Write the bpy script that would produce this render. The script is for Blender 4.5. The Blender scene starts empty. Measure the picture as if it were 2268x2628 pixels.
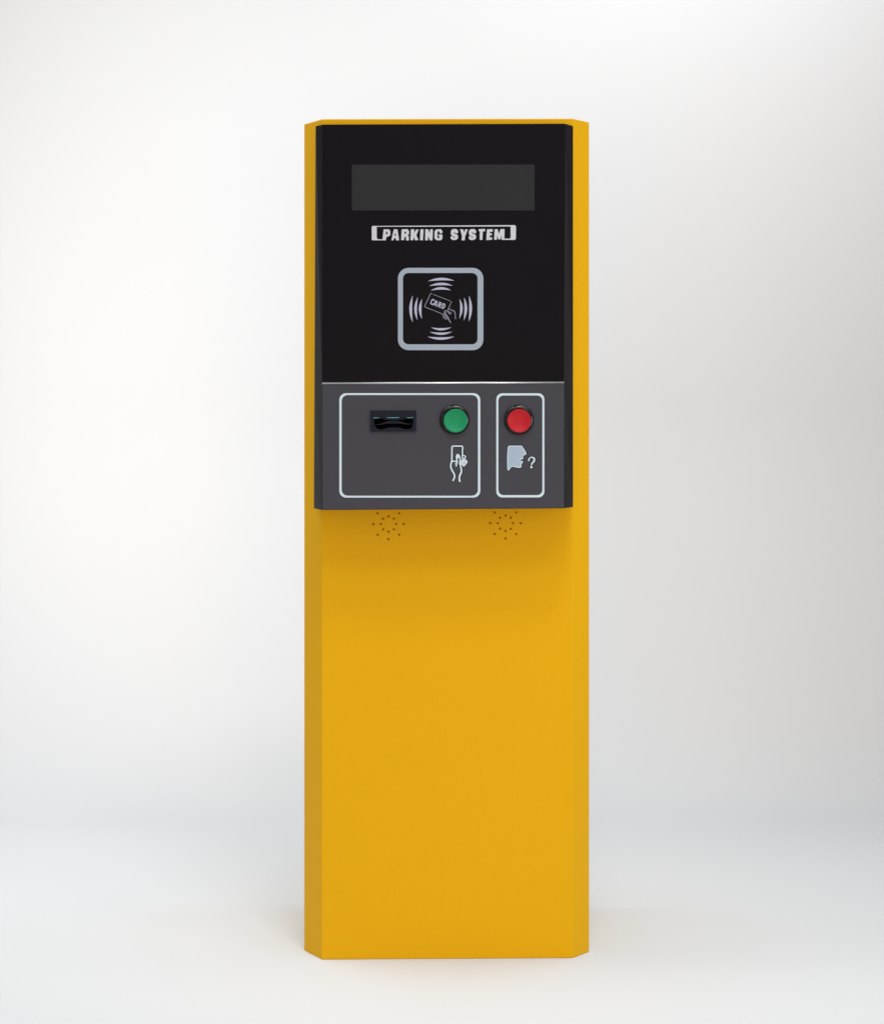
import bpy, bmesh, math
from mathutils import Vector, Matrix
from mathutils.geometry import tessellate_polygon

S = bpy.context.scene
C = S.collection

# ------------------------------------------------------------------ camera
DIST = 2.6                       # metres from the lens to the cabinet's front edge
PX = 0.55e-3                     # metres per photograph pixel at that distance
EX, EY = 1134.0, 1085.0          # where the level optical axis meets the photograph
EYE = (2463 - EY) * PX           # eye height above the floor
cam = bpy.data.cameras.new('camera')
camo = bpy.data.objects.new('camera', cam)
C.objects.link(camo)
camo.location = (0, -DIST, EYE)
camo.rotation_euler = (math.pi / 2, 0, 0)
cam.sensor_fit = 'VERTICAL'
cam.sensor_height = 36
cam.lens = 36 * DIST / (PX * 2628)
cam.shift_y = (EY - 1314) / 2628
cam.clip_end = 100
S.camera = camo

# ------------------------------------------------------------------ world, lamps, exposure
w = bpy.data.worlds.new('World')
S.world = w
w.use_nodes = True
w.node_tree.nodes['Background'].inputs[0].default_value = (0.972, 0.986, 1, 1)
w.node_tree.nodes['Background'].inputs[1].default_value = 0.545
S.view_settings.view_transform = 'Standard'
S.view_settings.look = 'None'
S.view_settings.exposure = 0
S.view_settings.gamma = 1
S.view_settings.use_curve_mapping = False


def softbox(name, loc, target, power, sx, sy, col=(1, 1, 1), spread=180):
    l = bpy.data.lights.new(name, 'AREA')
    l.shape = 'RECTANGLE'
    l.size, l.size_y = sx, sy
    l.energy = power
    l.color = col
    l.spread = math.radians(spread)
    o = bpy.data.objects.new(name, l)
    C.objects.link(o)
    o.location = loc
    o.rotation_euler = (Vector(target) - Vector(loc)).to_track_quat('-Z', 'Y').to_euler()
    return o


COOL = (0.99, 0.993, 1.0)
softbox('key_softbox', (0.25, -1.15, 2.75), (0.0, 0.0, 0.5), 14.5, 0.5, 0.32, COOL)
softbox('front_fill', (0.0, -3.9, 0.55), (0.0, 0.0, 0.6), 45, 1.7, 0.6, (1.0, 0.66, 0.36))  # unseen fill; its warm colour tints the shade under the panel
softbox('side_fill', (1.9, -1.5, 0.9), (0.1, 0.0, 0.7), 3.0, 0.5, 1.2, (1.0, 0.95, 0.85), 70)  # unseen fill added to lift the right chamfer
softbox('floor_fill_front', (0.3, -2.0, 2.6), (0.2, -1.0, 0.0), 5.8, 1.5, 0.5, (0.95, 0.985, 1.0), 80)  # unseen fill added to brighten the floor in front
softbox('floor_fill_left', (-0.7, 0.1, 1.9), (-0.45, 0.15, 0.0), 3.7, 0.8, 0.8, (0.96, 0.985, 1.0), 80)  # added fill, out of view, lightens the floor left of the machine
softbox('floor_fill_right', (0.7, 0.1, 1.9), (0.42, 0.1, 0.0), 2.7, 0.8, 0.8, (0.92, 0.97, 1.0), 80)  # its counterpart, added to lighten the floor on the right
softbox('wall_softbox_high', (-1.1, 0.3, 2.3), (-0.35, 1.65, 1.4), 3.0, 0.5, 0.5, COOL, 90)
softbox('wall_fill_low', (-1.5, 0.1, 0.9), (-0.9, 1.65, 0.6), 5.0, 0.4, 0.6, COOL)  # unseen fill added to balance the lower left of the backdrop
softbox('wall_fill_left', (-1.6, -0.3, 1.0), (-0.6, 1.65, 0.7), 4.4, 0.5, 0.6, COOL, 80)  # second added fill for the backdrop's left side
softbox('wall_fill_right', (0.7, 0.4, 3.0), (0.6, 1.65, 1.9), 6.3, 0.8, 0.4, COOL, 80)  # added fill above the frame for the backdrop's upper right


# ------------------------------------------------------------------ materials
def mat(name, col, rough=0.5, spec=0.5, bump=None, var=0.0, vscale=6.0, coat=0.0):
    m = bpy.data.materials.new(name)
    m.use_nodes = True
    nt = m.node_tree
    b = nt.nodes['Principled BSDF']
    b.inputs['Base Color'].default_value = (*col, 1)
    b.inputs['Roughness'].default_value = rough
    b.inputs['Specular IOR Level'].default_value = spec
    b.inputs['Coat Weight'].default_value = coat
    tc = nt.nodes.new('ShaderNodeTexCoord')
    if var:
        n = nt.nodes.new('ShaderNodeTexNoise')
        n.inputs['Scale'].default_value = vscale
        n.inputs['Detail'].default_value = 5
        nt.links.new(tc.outputs['Object'], n.inputs['Vector'])
        r = nt.nodes.new('ShaderNodeMapRange')
        r.inputs['To Min'].default_value = 1 - var
        r.inputs['To Max'].default_value = 1 + var
        nt.links.new(n.outputs['Fac'], r.inputs['Value'])
        mx = nt.nodes.new('ShaderNodeVectorMath')
        mx.operation = 'SCALE'
        mx.inputs[0].default_value = col
        nt.links.new(r.outputs[0], mx.inputs['Scale'])
        nt.links.new(mx.outputs[0], b.inputs['Base Color'])
        r2 = nt.nodes.new('ShaderNodeMapRange')
        r2.inputs['To Min'].default_value = max(0, rough - 0.06)
        r2.inputs['To Max'].default_value = min(1, rough + 0.06)
        nt.links.new(n.outputs['Fac'], r2.inputs['Value'])
        nt.links.new(r2.outputs[0], b.inputs['Roughness'])
    if bump:
        sc, st = bump
        n2 = nt.nodes.new('ShaderNodeTexNoise')
        n2.inputs['Scale'].default_value = sc
        n2.inputs['Detail'].default_value = 3
        nt.links.new(tc.outputs['Object'], n2.inputs['Vector'])
        bp = nt.nodes.new('ShaderNodeBump')
        bp.inputs['Strength'].default_value = st
        bp.inputs['Distance'].default_value = 0.001
        nt.links.new(n2.outputs['Fac'], bp.inputs['Height'])
        nt.links.new(bp.outputs[0], b.inputs['Normal'])
    return m


YELLOW = mat('yellow_powder_coat', (0.600, 0.325, 0.0022), 0.5, 0.08, bump=(260, 0.25), var=0.02, vscale=5)
HOLE = mat('yellow_paint_in_holes', (0.4600, 0.2100, 0.0026), 0.6, 0.1)
BLACK = mat('black_acrylic', (0.0036, 0.0029, 0.0050), 0.45, 0.06, var=0.03, vscale=9)
HOUSING = mat('dark_grey_housing', (0.0094, 0.0086, 0.0107), 0.5, 0.06, bump=(420, 0.08), var=0.03, vscale=9)
GREY = mat('slate_grey_metal', (0.0385, 0.0412, 0.0537), 0.42, 0.10, bump=(500, 0.05), var=0.025, vscale=7)
SCREEN = mat('unlit_display_glass', (0.0202, 0.0216, 0.0246), 0.35, 0.06, var=0.02, vscale=12)
SILVER = mat('silver_print', (0.4192, 0.4522, 0.4988), 0.5, 0.1, var=0.03, vscale=60)
STEEL = mat('blue_grey_print', (0.2410, 0.2948, 0.3649), 0.5, 0.1, var=0.03, vscale=40)
LILAC = mat('pale_lilac_print', (0.3158, 0.3414, 0.4535), 0.5, 0.1, var=0.10, vscale=260)
DIM = mat('dim_lilac_print', (0.1020, 0.0909, 0.1360), 0.5, 0.1, var=0.25, vscale=400)
PALE = mat('pale_blue_print', (0.4407, 0.5460, 0.6310), 0.45, 0.1, var=0.03, vscale=30)
FACE = mat('sky_grey_print', (0.2744, 0.3577, 0.4580), 0.45, 0.1, var=0.05, vscale=120)
NAVY = mat('navy_halo_print', (0.0102, 0.0119, 0.0204), 0.5, 0.1)
SLOTM = mat('navy_black_plastic', (0.0068, 0.0089, 0.0181), 0.4, 0.08, var=0.10, vscale=90)
SLOT_SHADE = mat('black_slot_shade', (0.0008, 0.0008, 0.0010), 0.7, 0.0)
TEAL = mat('teal_edge_highlight', (0.0510, 0.1700, 0.2040), 0.3, 0.4, var=0.5, vscale=120)
RING = mat('glossy_black_ring', (0.0034, 0.0034, 0.0051), 0.06, 0.42)
GREEN = mat('green_translucent_button', (0.0043, 0.1990, 0.0822), 0.5, 0.18)
RED = mat('red_translucent_button', (0.3568, 0.0061, 0.0138), 0.5, 0.18)
PAPER = mat('white_backdrop_paper', (0.605, 0.62, 0.635), 0.85, 0.05, var=0.008, vscale=1.3)


# ------------------------------------------------------------------ helpers
def ray(x, y):
    return Vector(((x - EX) * PX / DIST, 1.0, (EY - y) * PX / DIST))


def P(x, y, Y):                   # the real point seen at photograph pixel (x, y), at depth Y
    return Vector((0, -DIST, EYE)) + ray(x, y) * (DIST + Y)


class Plane:
    """a flat face of the machine with its own right / up / outward axes"""
    def __init__(s, a, b, c):
        s.o = a
        s.u = (b - a).normalized()
        n = (b - a).cross(c - a).normalized()
        s.n = n if n.y < 0 else -n
        s.v = s.n.cross(s.u).normalized()
        if s.v.z < 0:
            s.v = -s.v

    def at(s, x, y, h=0.0):
        c, d = Vector((0, -DIST, EYE)), ray(x, y)
        t = (s.o - c).dot(s.n) / d.dot(s.n)
        return c + d * t + s.n * h


def link(name, bm, m, parent=None, label=None, smooth=False, recalc=True):
    if recalc:
        bmesh.ops.recalc_face_normals(bm, faces=bm.faces)
    me = bpy.data.meshes.new(name)
    bm.to_mesh(me)
    bm.free()
    for mm in (m if isinstance(m, (list, tuple)) else [m]):
        me.materials.append(mm)
    if smooth:
        for p in me.polygons:
            p.use_smooth = True
    o = bpy.data.objects.new(name, me)
    C.objects.link(o)
    if parent:
        o.parent = parent
        o.matrix_parent_inverse = parent.matrix_world.inverted()
    if label:
        o['label'] = label
    return o


def bake(o):                      # applies the object's modifiers
    dg = bpy.context.evaluated_depsgraph_get()
    me = bpy.data.meshes.new_from_object(o.evaluated_get(dg))
    o.modifiers.clear()
    o.data = me


def bevel(o, wd, seg=2, ang=25):
    md = o.modifiers.new('bevel', 'BEVEL')
    md.width = wd
    md.segments = seg
    md.limit_method = 'ANGLE'
    md.angle_limit = math.radians(ang)
    md.harden_normals = False


def prism(bm, loops, pl, h0, h1, midx=0):
    """loops: outer outline then holes, in photograph pixels on plane pl; from height h0 to h1"""
    flat = [[Vector((x, -y, 0)) for x, y in lp] for lp in loops]
    tris = tessellate_polygon(flat)
    pts = [p for lp in loops for p in lp]
    lo = [bm.verts.new(pl.at(x, y, h0)) for x, y in pts]
    hi = [bm.verts.new(pl.at(x, y, h1)) for x, y in pts]
    for t in tris:
        if len(set(t)) == 3:
            for a in ([hi[i] for i in t], [lo[i] for i in reversed(t)]):
                try:
                    bm.faces.new(a).material_index = midx
                except ValueError:
                    pass
    k = 0
    for lp in loops:
        n = len(lp)
        for i in range(n):
            a, b = k + i, k + (i + 1) % n
            bm.faces.new((lo[a], lo[b], hi[b], hi[a])).material_index = midx
        k += n


def stroke(pts, wd, w1=None, smooth=True):
    """outline polygon of a brush stroke; wd may be a list of widths along it"""
    n = len(pts)
    ws = list(wd) if isinstance(wd, (list, tuple)) else [wd] * n
    pts = [Vector((x, y)) for x, y in pts]
    if smooth and n > 2:
        q, qw = [], []
        for i in range(n - 1):
            p0, p1, p2, p3 = pts[max(i - 1, 0)], pts[i], pts[i + 1], pts[min(i + 2, n - 1)]
            for k in range(5):
                t = k / 5
                q.append(0.5 * ((2 * p1) + (p2 - p0) * t + (2 * p0 - 5 * p1 + 4 * p2 - p3) * t * t
                                + (3 * p1 - p0 - 3 * p2 + p3) * t ** 3))
                qw.append(ws[i] * (1 - t) + ws[i + 1] * t)
        q.append(pts[-1])
        qw.append(ws[-1])
        pts, ws = q, qw
        n = len(pts)
    L, R = [], []
    for i, p in enumerate(pts):
        d0 = (p - pts[i - 1]).normalized() if i else (pts[1] - p).normalized()
        d1 = (pts[i + 1] - p).normalized() if i < n - 1 else d0
        t = (d0 + d1)
        t = t.normalized() if t.length > 1e-6 else d0
        nn = Vector((-t.y, t.x))
        c = max(0.5, nn.dot(Vector((-d0.y, d0.x))))
        L.append(p + nn * ws[i] / 2 / c)
        R.append(p - nn * ws[i] / 2 / c)
    return [(v.x, v.y) for v in L + R[::-1]]


def crescent(t0, t1, a_out, a_in, n=14):
    """lens between two tips with an outer and an inner apex (all 2-D points)"""
    def arc(apex):
        t0v, t1v, av = Vector(t0), Vector(t1), Vector(apex)
        c = 2 * av - (t0v + t1v) / 2
        return [((1 - k / n) ** 2 * t0v + 2 * (k / n) * (1 - k / n) * c + (k / n) ** 2 * t1v) for k in range(n + 1)]
    a, b = arc(a_out), arc(a_in)
    return [(v.x, v.y) for v in a + b[-2:0:-1]]


def rrect(x0, y0, x1, y1, r, n=6):
    out = []
    for cx, cy, a0 in ((x1 - r, y0 + r, -90), (x1 - r, y1 - r, 0), (x0 + r, y1 - r, 90), (x0 + r, y0 + r, 180)):
        for k in range(n + 1):
            a = math.radians(a0 + 90 * k / n)
            out.append((cx + r * math.cos(a), cy + r * math.sin(a)))
    return out


def zoom(x0, y0, s):              # pixel reader for an enlarged crop of the photograph
    return lambda pts: [(x0 + x / s, y0 + y / s) for x, y in pts]


def lathe(bm, centre, pl, prof, n=72, close=True):
    rings = []
    for r, h in prof:
        if r < 1e-7:
            rings.append([bm.verts.new(centre + pl.n * h)])
        else:
            rings.append([bm.verts.new(centre + pl.n * h + (pl.u * math.cos(2 * math.pi * k / n)
                                                            + pl.v * math.sin(2 * math.pi * k / n)) * r) for k in range(n)])
    for a, b in zip(rings, rings[1:]):
        for k in range(n):
            k2 = (k + 1) % n
            if len(a) == 1:
                bm.faces.new((a[0], b[k], b[k2]))
            elif len(b) == 1:
                bm.faces.new((a[k], a[k2], b[0]))
            else:
                bm.faces.new((a[k], a[k2], b[k2], b[k]))


# ------------------------------------------------------------------ the setting: one seamless paper sweep
bm = bmesh.new()
prof = [(-7.0, 0.0), (-2.0, 0.0), (-0.5, 0.0)]
R0, Y0 = 0.8, 0.90
for k in range(25):
    a = math.pi / 2 * k / 24
    prof.append((Y0 + R0 * math.sin(a), R0 - R0 * math.cos(a)))
prof += [(Y0 + R0, 2.5), (Y0 + R0, 4.5)]
rows = [[bm.verts.new((x, y, z)) for x in (-5, -2.5, 0, 2.5, 5)] for y, z in prof]
for a, b in zip(rows, rows[1:]):
    for k in range(4):
        bm.faces.new((a[k], a[k + 1], b[k + 1], b[k]))
bd = link('studio_backdrop', bm, PAPER, smooth=True, recalc=False)
bd['kind'] = 'structure'

# ------------------------------------------------------------------ the machine
root = bpy.data.objects.new('parking_ticket_machine', None)
C.objects.link(root)
root.location = (P(1146, 2463, 0.15).x, 0.15, 0)
root['label'] = 'tall yellow parking card machine with black and grey front panel on white floor'
root['category'] = 'ticket machine'
bpy.context.view_layer.update()

# --- cabinet
fl, fr = P(826, 2463, 0.0), P(1470, 2459, 0.0076)
bl, br = P(781, 2440, 0.0442), P(1511, 2443, 0.0382)
tops = (P(826, 305.5, 0.0).z, P(1470, 304.5, 0.0076).z)
zl, zr = tops[0], (tops[0] + tops[1]) / 2 + 0.001
plan = [(fl.x, fl.y, zl), (fr.x, fr.y, zr), (br.x, br.y, zr), (br.x - 0.004, br.y + 0.25, zr),
        (bl.x + 0.004, bl.y + 0.25, zl), (bl.x, bl.y, zl)]
bm = bmesh.new()
lo = [bm.verts.new((x, y, 0)) for x, y, z in plan]
hi = [bm.verts.new((x, y, z)) for x, y, z in plan]
bm.faces.new(lo[::-1])
bm.faces.new(hi)
for i in range(6):
    bm.faces.new((lo[i], lo[(i + 1) % 6], hi[(i + 1) % 6], hi[i]))
cab = link('cabinet', bm, YELLOW, root, 'yellow painted steel cabinet')
bevel(cab, 0.0012, 2)
FRONT = Plane(P(826, 2463, 0), P(1470, 2463, 0.0076), P(826, 1400, 0))
cut = bmesh.new()
grilles = []
HR = 1.45e-3
for gx, gy in ((996.7, 1344.8), (1296.7, 1342.8)):
    pts = []
    for r in (19.7, 39.0):
        for k in range(8):
            a = math.pi / 4 * k
            pts.append((gx + r * math.cos(a), gy + r * math.sin(a)))
    grilles.append(pts)
    for x, y in pts:
        lathe(cut, FRONT.at(x, y), FRONT, [(0, 0.01), (HR, 0.01), (HR, -0.008), (0, -0.008)], n=14)
cutter = link('cutter', cut, HOLE)
md = cab.modifiers.new('holes', 'BOOLEAN')
md.operation = 'DIFFERENCE'
md.object = cutter
md.solver = 'EXACT'
bake(cab)
bpy.data.objects.remove(cutter)
for pts in grilles:               # countersunk sleeves inside the drilled holes
    bm = bmesh.new()
    for x, y in pts:
        lathe(bm, FRONT.at(x, y), FRONT, [(HR * 1.2, 0.00005), (HR * 1.15, 0.0003), (HR * .96, 0.0002), (HR * .86, -0.0006), (HR * .86, -0.003), (0, -0.003)], n=14)
    link('speaker_grille', bm, HOLE, cab, smooth=False, recalc=False)

# --- projecting panel housing: chamfered on both sides, leaning out towards its lower edge
HB = 0.018                        # how far back its rear edge sits
yt, ys, yb = -0.020, -0.0617, -0.082
rows_px = [  # (y_outer_l, x_outer_l, dY), (front l), (front r), (outer r)
    ((810, 323.5, yt + .014), (827, 319.5, yt), (1450, 317.2, yt + .006), (1470, 323, yt + .020)),
    ((807.1, 984, ys + .0355), (826.5, 984, ys), (1446.5, 982, ys + .006), (1470, 982, ys + .0375)),
    ((805.5, 1305, yb + .046), (826, 1309, yb), (1447, 1304.5, yb + .006), (1470, 1301.5, yb + .046))]
bm = bmesh.new()
loops = []
for row in rows_px:
    p = [P(*c) for c in row]
    a, d = p[0].copy(), p[3].copy()
    a.y, d.y = HB, HB + .006
    loops.append([bm.verts.new(q) for q in (a, p[0], p[1], p[2], p[3], d)])
for A, B in zip(loops, loops[1:]):
    for k in range(6):
        k2 = (k + 1) % 6
        bm.faces.new((A[k], A[k2], B[k2], B[k]))
bm.faces.new(loops[0])
bm.faces.new(loops[-1][::-1])
hous = link('panel_housing', bm, HOUSING, root, 'dark grey housing with chamfered sides')
bevel(hous, 0.0008, 2, 8)

c = [[P(*q) for q in row] for row in rows_px]
UP = Plane(c[0][1], c[0][2], c[1][1])
LOW = Plane(c[1][1], c[1][2], c[2][1])

bm = bmesh.new()
prism(bm, [[(827.3, 319.9), (1450, 317.6), (1446.5, 981.5), (827, 983.5)]], UP, -0.004, 0.0010)
up = link('upper_panel', bm, BLACK, root, 'black upper panel')
bevel(up, 0.0005, 2)
bm = bmesh.new()
prism(bm, [[(827, 983.2), (1446.5, 981.2), (1446.5, 1304), (827, 1308.6)]], LOW, -0.006, 0.0022)
low = link('lower_panel', bm, GREY, root, 'slate grey lower panel')
bevel(low, 0.0014, 4)
H1, H2 = 0.0010, 0.0022           # their outer surfaces

# --- metal bead added to carry the highlight along the step between the panels
BEAD = mat('highlight_bead_metal', (0.62, 0.62, 0.64), 0.36, 0.5)
BEAD.node_tree.nodes['Principled BSDF'].inputs['Metallic'].default_value = 1.0
bm = bmesh.new()
pa, pb = LOW.at(827, 984.4, 0.0012), LOW.at(1446.5, 982.2, 0.0012)
rr = 0.0015
e1 = [bm.verts.new(pa + (LOW.v * math.cos(k * math.pi / 8) + LOW.n * math.sin(k * math.pi / 8)) * rr) for k in range(16)]
e2 = [bm.verts.new(pb + (LOW.v * math.cos(k * math.pi / 8) + LOW.n * math.sin(k * math.pi / 8)) * rr) for k in range(16)]
for k in range(16):
    bm.faces.new((e1[k], e1[(k + 1) % 16], e2[(k + 1) % 16], e2[k]))
bm.faces.new(e1)
bm.faces.new(e2[::-1])
link('highlight_bead', bm, BEAD, low, 'added bead giving the top edge its highlight', smooth=True)

# --- display
bm = bmesh.new()
prism(bm, [[(903, 423), (1371, 423), (1371, 541), (903, 541)]], UP, H1 - 0.001, H1 + 0.0006)
link('display_screen', bm, SCREEN, up, 'blank dark grey display')

# --- PARKING SYSTEM
z = zoom(920, 560, 4.0636)
Sg = [(978, 117), (1015, 115), (1036, 130), (1036, 157), (1008, 160), (1002, 146), (992, 150), (998, 163), (1026, 172), (1036, 188),
      (1036, 212), (1015, 228), (980, 230), (960, 215), (960, 192), (985, 190), (992, 207), (1004, 203), (999, 194), (972, 184), (961, 166), (963, 134)]
glyphs = [
    [[(138, 92), (146, 83), (1625, 74), (1640, 86), (1638, 220), (1628, 228), (1490, 228), (1496, 215), (1576, 215), (1584, 208), (1584, 88), (190, 91), (190, 208),
      (204, 222), (246, 222), (250, 232), (146, 232), (138, 224)]],
    [[(262, 118), (318, 118), (332, 138), (332, 176), (312, 192), (292, 196), (285, 232), (249, 232)], [(287, 142), (303, 142), (300, 173), (284, 171)]],
    [[(368, 118), (405, 118), (424, 232), (392, 232), (388, 212), (378, 208), (370, 212), (366, 232), (342, 232)], [(378, 162), (388, 162), (391, 184), (373, 184)]],
    [[(450, 118), (510, 116), (526, 138), (526, 166), (513, 180), (524, 195), (524, 234), (495, 232), (497, 200), (480, 195), (474, 230), (444, 230)], [(479, 143), (497, 143), (494, 165), (477, 163)]],
    [[(546, 118), (580, 118), (580, 158), (598, 122), (626, 120), (602, 180), (624, 230), (590, 232), (576, 196), (572, 230), (541, 230)]],
    [[(645, 118), (677, 118), (671, 232), (640, 230)]],
    [[(697, 118), (724, 118), (742, 160), (746, 118), (774, 120), (770, 232), (746, 234), (724, 190), (722, 232), (694, 232)]],
    [[(792, 140), (808, 120), (858, 117), (873, 135), (873, 157), (845, 160), (844, 140), (822, 140), (822, 211), (842, 211), (842, 186), (832, 186), (832, 174), (873, 171), (873, 215), (855, 232), (810, 230), (792, 212)]],
    [Sg],
    [[(1058, 118), (1090, 118), (1102, 152), (1112, 118), (1138, 120), (1110, 190), (1106, 232), (1074, 232), (1078, 185)]],
    [[(x + 188, y) for x, y in Sg]],
    [[(1252, 116), (1318, 114), (1316, 140), (1294, 138), (1290, 228), (1262, 226), (1264, 138), (1252, 138)]],
    [[(1338, 118), (1398, 116), (1396, 142), (1368, 144), (1368, 160), (1390, 160), (1388, 180), (1366, 182), (1366, 204), (1392, 202), (1390, 226), (1330, 230)]],
    [[(1418, 118), (1448, 116), (1462, 165), (1480, 116), (1521, 116), (1518, 228), (1490, 226), (1492, 180), (1478, 222), (1456, 222), (1446, 180), (1440, 226), (1412, 226)]],
]
bm = bmesh.new()
for i, g in enumerate(glyphs):
    prism(bm, [z(lp) for lp in g], UP, H1 - 0.0002, H1 + 0.00020 + 0.00001 * i)
link('title_lettering', bm, SILVER, up, 'silver lettering PARKING SYSTEM in a bracket')

# --- card reader emblem
bm = bmesh.new()
prism(bm, [rrect(1021.1, 687.9, 1239.9, 899, 27), rrect(1033.9, 701, 1225.1, 884, 14)], UP, H1 - 0.0002, H1 + 0.0003)
link('emblem_frame', bm, STEEL, up, 'blue grey rounded square frame')
z = zoom(1000, 670, 6.877)
arcs = [((668, 360), (1140, 350), (905, 298), (905, 342)), ((693, 445), (1110, 438), (905, 384), (905, 428)), ((722, 523), (1082, 519), (903, 463), (903, 506)),
        ((728, 1173), (1090, 1170), (905, 1225), (905, 1187)), ((703, 1250), (1102, 1248), (905, 1304), (905, 1265)), ((665, 1335), (1140, 1333), (905, 1392), (905, 1348)),
        ((407, 610), (405, 1085), (346, 845), (394, 845)), ((494, 642), (488, 1045), (434, 845), (479, 845)), ((572, 668), (568, 1024), (514, 845), (558, 845)),
        ((1230, 670), (1226, 1022), (1285, 840), (1242, 840)), ((1310, 645), (1304, 1052), (1364, 845), (1318, 845)), ((1396, 616), (1392, 1074), (1450, 840), (1402, 840))]
for a in arcs:
    bm = bmesh.new()
    prism(bm, [z(crescent(*a))], UP, H1 - 0.0002, H1 + 0.0002)
    link('wave_mark', bm, LILAC, up)
z = zoom(1070, 740, 14.9)
bm = bmesh.new()
def thin(p, wd):
    return stroke(p, [x * .78 for x in wd] if isinstance(wd, list) else wd * .78)


bits = [thin([(575, 205), (532, 200), (495, 250), (410, 440), (305, 660), (302, 710), (345, 735), (640, 850), (980, 990)], [16, 24, 26, 30, 30, 30, 26, 20, 26])]
for a, b in ((0.11, .21), (.22, .37), (.385, .48), (.49, .62), (.63, .76), (.77, .85), (.86, 0.985)):
    q = lambda t: (535 + 740 * t, 205 + 285 * t)
    bits.append(thin([q(a), q(b)], 22))
bits += [thin([(1317, 505), (1240, 690), (1200, 790), (1165, 870)], [22, 26, 34, 34]),
         thin([(1210, 785), (1330, 840), (1415, 872), (1450, 960), (1462, 1080), (1470, 1185)], [24, 26, 40, 34, 28, 30]),
         thin([(1130, 870), (1090, 850), (1040, 900), (1060, 965), (1115, 905)], [22, 30, 34, 34, 18]),
         thin([(1150, 870), (1195, 920), (1240, 980), (1300, 990)], [44, 44, 32, 18]),
         thin([(1225, 880), (1250, 930), (1262, 950)], 18), thin([(1322, 905), (1290, 950), (1262, 962)], 22),
         thin([(1185, 1110), (1215, 1200), (1292, 1330)], [46, 44, 30]),
         thin([(1055, 955), (1110, 1010), (1190, 1125)], [34, 40, 34])]
GRAPHITE = mat('grey_lilac_print', (0.235, 0.235, 0.31), 0.5, 0.1, var=0.15, vscale=300)
for i, b in enumerate(bits):
    prism(bm, [z(b)], UP, H1 - 0.0002, H1 + 0.00012 + 0.00001 * i)
link('hand_and_card_symbol', bm, GRAPHITE, up, 'line drawing of a hand holding a card')
bm = bmesh.new()
for i, b in enumerate([[(970, 985), (1030, 975), (1100, 985), (1150, 1060), (1205, 1125), (1180, 1170), (1130, 1205), (1050, 1190), (1005, 1140), (968, 1070)]]):
    prism(bm, [z(b)], UP, H1 - 0.0002, H1 + 0.00010)
link('fist_fill', bm, DIM, up)
bm = bmesh.new()
ca, sa = math.cos(math.radians(21.5)), math.sin(math.radians(21.5))
letters = {'C': [[(52, 58), (40, 96), (0, 104), (-40, 84), (-46, 0), (-40, -84), (0, -104), (40, -96), (50, -58)]],
           'A': [[(-62, -112), (-18, 100), (18, 100), (62, -112)], [(-38, -40), (38, -40)]],
           'R': [[(-44, -112), (-44, 96), (24, 94), (46, 62), (42, 20), (16, -4), (-30, -6)], [(16, -6), (50, -112)]],
           'D': []}
i = 0
for ch, (cx, cy) in zip('CARD', ((584, 522), (708, 580), (862, 634), (1006, 686))):
    for poly in letters[ch]:
        st = stroke([(x * .9, y * .92) for x, y in poly], 38, smooth=False)
        prism(bm, [z([(cx + ca * x + sa * y, cy + sa * x - ca * y) for x, y in st])], UP, H1 - 0.0002, H1 + 0.00012 + 0.00001 * i)
        i += 1
dm = lambda pts: z([(1006 + ca * x * .9 + sa * y * .92, 686 + sa * x * .9 - ca * y * .92) for x, y in pts])
prism(bm, [dm([(-66, -112), (-66, 112), (16, 112), (66, 64), (66, -64), (16, -112)]), dm([(-24, -72), (-24, 72), (2, 72), (24, 44), (24, -44), (2, -72)])],
      UP, H1 - 0.0002, H1 + 0.00022)
link('card_lettering', bm, LILAC, up, 'small lettering CARD')

# --- lower panel: borders
bm = bmesh.new()
prism(bm, [rrect(871, 1009.6, 1232, 1277.4, 17, 4), rrect(877, 1014.4, 1226, 1272.6, 15, 4)], LOW, H2 - 0.0003, H2 + 0.0003)
link('panel_border', bm, PALE, low, 'wide pale blue border around slot and green button')
bm = bmesh.new()
prism(bm, [rrect(1273, 1009.9, 1396, 1277, 15, 4), rrect(1278.2, 1015.6, 1391, 1271, 13, 4)], LOW, H2 - 0.0003, H2 + 0.0003)
link('panel_border', bm, PALE, low, 'narrow pale blue border around red button')

# --- card slot: a plate with an hourglass mouth, a bulging lower lip and teal strips painting the highlight on its edge
z = zoom(930, 1040, 11.175)
mouth = [(325, 372), (560, 374), (900, 376), (1250, 372), (1458, 368), (1450, 470), (1455, 560), (1425, 640), (1380, 690), (1280, 702), (1190, 690),
         (1060, 655), (900, 645), (760, 652), (620, 690), (520, 712), (430, 690), (385, 640), (335, 570), (340, 470)]
bm = bmesh.new()
prism(bm, [rrect(950.3, 1054.3, 1067.8, 1107.7, 3.2, 4), z(mouth)], LOW, H2 - 0.001, H2 + 0.0028)
slot = link('card_slot', bm, SLOTM, root, 'navy black card slot plate')
bevel(slot, 0.0006, 2)
bm = bmesh.new()
prism(bm, [z([(250, 330), (1510, 330), (1510, 730), (250, 730)])], LOW, H2 - 0.0008, H2 + 0.0001)
link('slot_dark_plate', bm, SLOT_SHADE, slot)  # flat black plate standing in for the unlit depth of the slot
bm = bmesh.new()
prism(bm, [z(stroke([(345, 566), (480, 560), (640, 520), (760, 500), (900, 496), (1060, 500), (1190, 530), (1290, 548), (1450, 548)], [16, 22, 50, 70, 76, 70, 46, 24, 16]))],
      LOW, H2 - 0.0002, H2 + 0.0020)
o = link('slot_lip', bm, SLOTM, slot)
bevel(o, 0.0004, 2)
bm = bmesh.new()
prism(bm, [z([(360, 380), (1440, 376), (1300, 392), (1130, 424), (900, 440), (690, 424), (520, 396)])], LOW, H2 - 0.0002, H2 + 0.0016)
o = link('slot_lip', bm, SLOTM, slot)
bm = bmesh.new()
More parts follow.
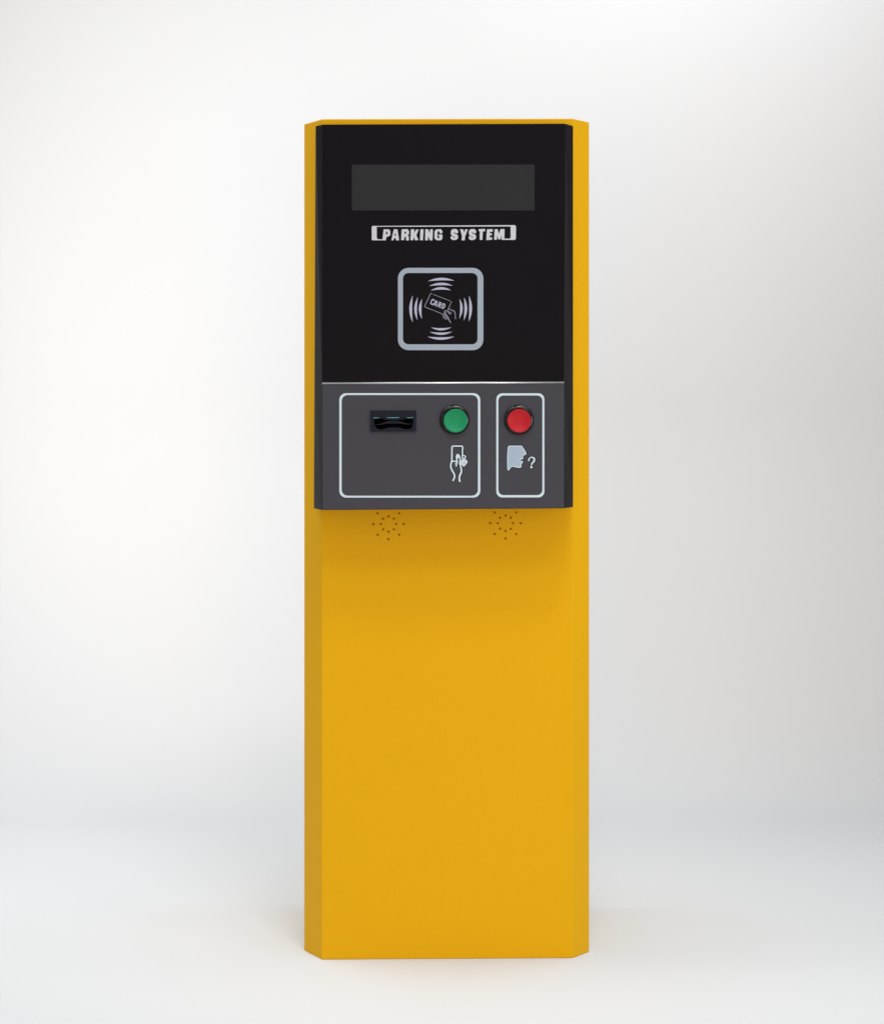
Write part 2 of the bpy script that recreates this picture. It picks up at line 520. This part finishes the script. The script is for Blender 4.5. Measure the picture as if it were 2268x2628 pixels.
for q in ([(318, 362), (500, 368), (480, 384), (330, 394)], [(700, 362), (1050, 354), (1080, 368), (1000, 384), (700, 380)], [(1270, 362), (1458, 356), (1455, 378), (1290, 380)]):
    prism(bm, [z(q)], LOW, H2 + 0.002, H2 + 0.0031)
link('slot_highlight', bm, TEAL, slot, 'thin painted teal highlight on the slot edge')

# --- push buttons
def button(cx, cy, kx, ky, m, label):
    bm = bmesh.new()
    ctr = LOW.at(cx, cy, H2)
    r0, r1 = 38 * PX * .985, 29.4 * PX
    prof = [(r0 * 0.9, -0.001), (r0, -0.001), (r0, 0.0012)]
    for k in range(1, 9):
        a = math.pi / 2 * k / 8
        prof.append((r0 - 0.0042 * (1 - math.cos(a)), 0.0012 + 0.0046 * math.sin(a)))
    prof += [(r1 - .001, 0.0054), (r1 - .0016, 0.003), (r1 - .006, 0.0026)]
    lathe(bm, ctr, LOW, prof)
    b = link('push_button', bm, RING, root, label, smooth=True)
    bm = bmesh.new()
    k = LOW.at(kx, ky, H2)
    r = 30.0 * PX * .985
    prof = [(r, 0.002), (r, 0.0066)]
    prof += [(r - .0003, 0.0071), (r - .0009, 0.0074), (r - .0014, 0.0072)]
    R2 = r - .0014
    for j in range(1, 13):
        t = 1 - j / 12
        prof.append((R2 * t, 0.0072 - 0.0034 * (1 - t * t)))
    lathe(bm, k, LOW, prof)
    link('button_cap', bm, m, b, smooth=True)


button(1166, 1077.2, 1168.3, 1081.6, GREEN, 'green push button in a glossy black ring')
button(1331, 1077.6, 1331, 1081.8, RED, 'red push button in a glossy black ring')

# --- symbol: hand feeding a card
z = zoom(1130, 1130, 17.267)
parts = [([(505, 920), (507, 600), (510, 320), (530, 275), (600, 268), (900, 265), (960, 275), (978, 330), (972, 500), (970, 690)], 62),
         ([(508, 900), (462, 1060), (456, 1180), (490, 1290), (560, 1420), (615, 1530), (622, 1630), (590, 1720), (548, 1800)], 72),
         ([(520, 935), (620, 938), (710, 945)], 58),
         ([(885, 1120), (915, 1260), (922, 1410), (870, 1530), (838, 1650), (840, 1760), (862, 1845)], [70, 74, 74, 80, 76, 80, 80]),
         ([(712, 820), (725, 900), (735, 970), (715, 1060), (690, 1170)], [60, 70, 70, 64, 56]),
         ([(640, 1062), (735, 1000)], 40),
         ([(862, 800), (870, 900), (852, 1000), (872, 1120)], 64),
         ([(965, 830), (970, 700), (1060, 690), (1115, 745), (1050, 810), (990, 870)], [60, 56, 48, 46, 50, 60])]
solid = [[(668, 740), (690, 660), (730, 618), (772, 603), (818, 625), (862, 690), (886, 790), (880, 830), (830, 800), (760, 808), (690, 830)],
         [(870, 920), (960, 868), (1085, 830), (1150, 880), (1205, 960), (1170, 1030), (1110, 1105), (1042, 1182), (985, 1150), (930, 1085), (862, 1110)]]
slots = [stroke([(1062, 915), (1125, 945)], 42), stroke([(1005, 1010), (1085, 1050)], 46), stroke([(900, 975), (960, 945)], 26), stroke([(1040, 1090), (1075, 1040)], 26)]
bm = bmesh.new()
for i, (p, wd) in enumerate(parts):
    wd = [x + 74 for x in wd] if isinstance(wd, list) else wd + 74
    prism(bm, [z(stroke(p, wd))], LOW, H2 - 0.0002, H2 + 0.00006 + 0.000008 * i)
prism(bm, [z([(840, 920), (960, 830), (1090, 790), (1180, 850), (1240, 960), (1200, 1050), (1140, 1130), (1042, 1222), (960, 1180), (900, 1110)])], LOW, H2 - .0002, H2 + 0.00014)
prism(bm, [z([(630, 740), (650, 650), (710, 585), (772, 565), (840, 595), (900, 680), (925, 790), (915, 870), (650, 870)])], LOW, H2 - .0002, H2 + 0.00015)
link('symbol_halo', bm, NAVY, low)  # wider navy copy under the hand symbol, imitating a sharpening halo
bm = bmesh.new()
for i, (p, wd) in enumerate(parts):
    prism(bm, [z(stroke(p, wd))], LOW, H2 - 0.0002, H2 + 0.00022 + 0.00001 * i)
for i, p in enumerate(solid):
    prism(bm, [z(p)], LOW, H2 - 0.0002, H2 + 0.00032 + 0.00001 * i)
for i, p in enumerate(slots):
    prism(bm, [z(p)], LOW, H2 - 0.0002, H2 + 0.00037 + 0.000005 * i, 1)
link('hand_with_card_symbol', bm, [PALE, STEEL], low, 'symbol of a hand holding up a card')

# --- symbol: speaking head with a question mark
z = zoom(1280, 1120, 16.255)
face = [(365, 450), (385, 412), (430, 395), (900, 392), (945, 390), (1060, 560), (1120, 660), (1142, 715), (1120, 762), (1060, 798), (985, 808), (1005, 870), (1012, 915), (990, 950), (920, 985), (818, 1016),
        (920, 1028), (995, 1040), (1002, 1070), (975, 1120), (935, 1165), (925, 1205), (940, 1260), (915, 1300), (850, 1324), (720, 1304), (600, 1278), (540, 1274), (490, 1308), (445, 1385), (393, 1442), (340, 1370), (336, 1100), (342, 700)]
cx, cy = 690, 850
def grow(poly, d):
    n = len(poly)
    out = []
    for i in range(n):
        a, b, c2 = Vector(poly[i - 1]), Vector(poly[i]), Vector(poly[(i + 1) % n])
        t = ((b - a).normalized() + (c2 - b).normalized())
        t = t.normalized() if t.length > 1e-6 else (b - a).normalized()
        out.append((b.x + t.y * d, b.y - t.x * d))
    return out
q = [(1238, 1030), (1240, 975), (1285, 905), (1370, 875), (1445, 915), (1468, 985), (1440, 1060), (1375, 1130), (1345, 1215)]
qw = [60, 62, 44, 48, 72, 76, 70, 62, 50]
dot = [(1345 + 50 * math.cos(a * math.pi / 8), 1290 + 50 * math.sin(a * math.pi / 8)) for a in range(16)]
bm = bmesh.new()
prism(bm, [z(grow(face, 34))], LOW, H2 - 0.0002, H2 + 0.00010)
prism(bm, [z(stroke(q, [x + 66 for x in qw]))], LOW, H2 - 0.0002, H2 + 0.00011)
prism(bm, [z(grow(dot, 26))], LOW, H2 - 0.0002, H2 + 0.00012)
link('symbol_halo', bm, NAVY, low)  # navy rim around head and question mark, same sharpening halo
bm = bmesh.new()
prism(bm, [z(face)], LOW, H2 - 0.0002, H2 + 0.00030, 0)
prism(bm, [z(grow(face, -34))], LOW, H2 - 0.0002, H2 + 0.00034, 1)
link('speaking_head_symbol', bm, [PALE, FACE], low, 'symbol of a face in profile')
bm = bmesh.new()
prism(bm, [z(stroke(q, qw))], LOW, H2 - 0.0002, H2 + 0.00030)
prism(bm, [z(dot)], LOW, H2 - 0.0002, H2 + 0.00032)
link('question_mark', bm, PALE, low)
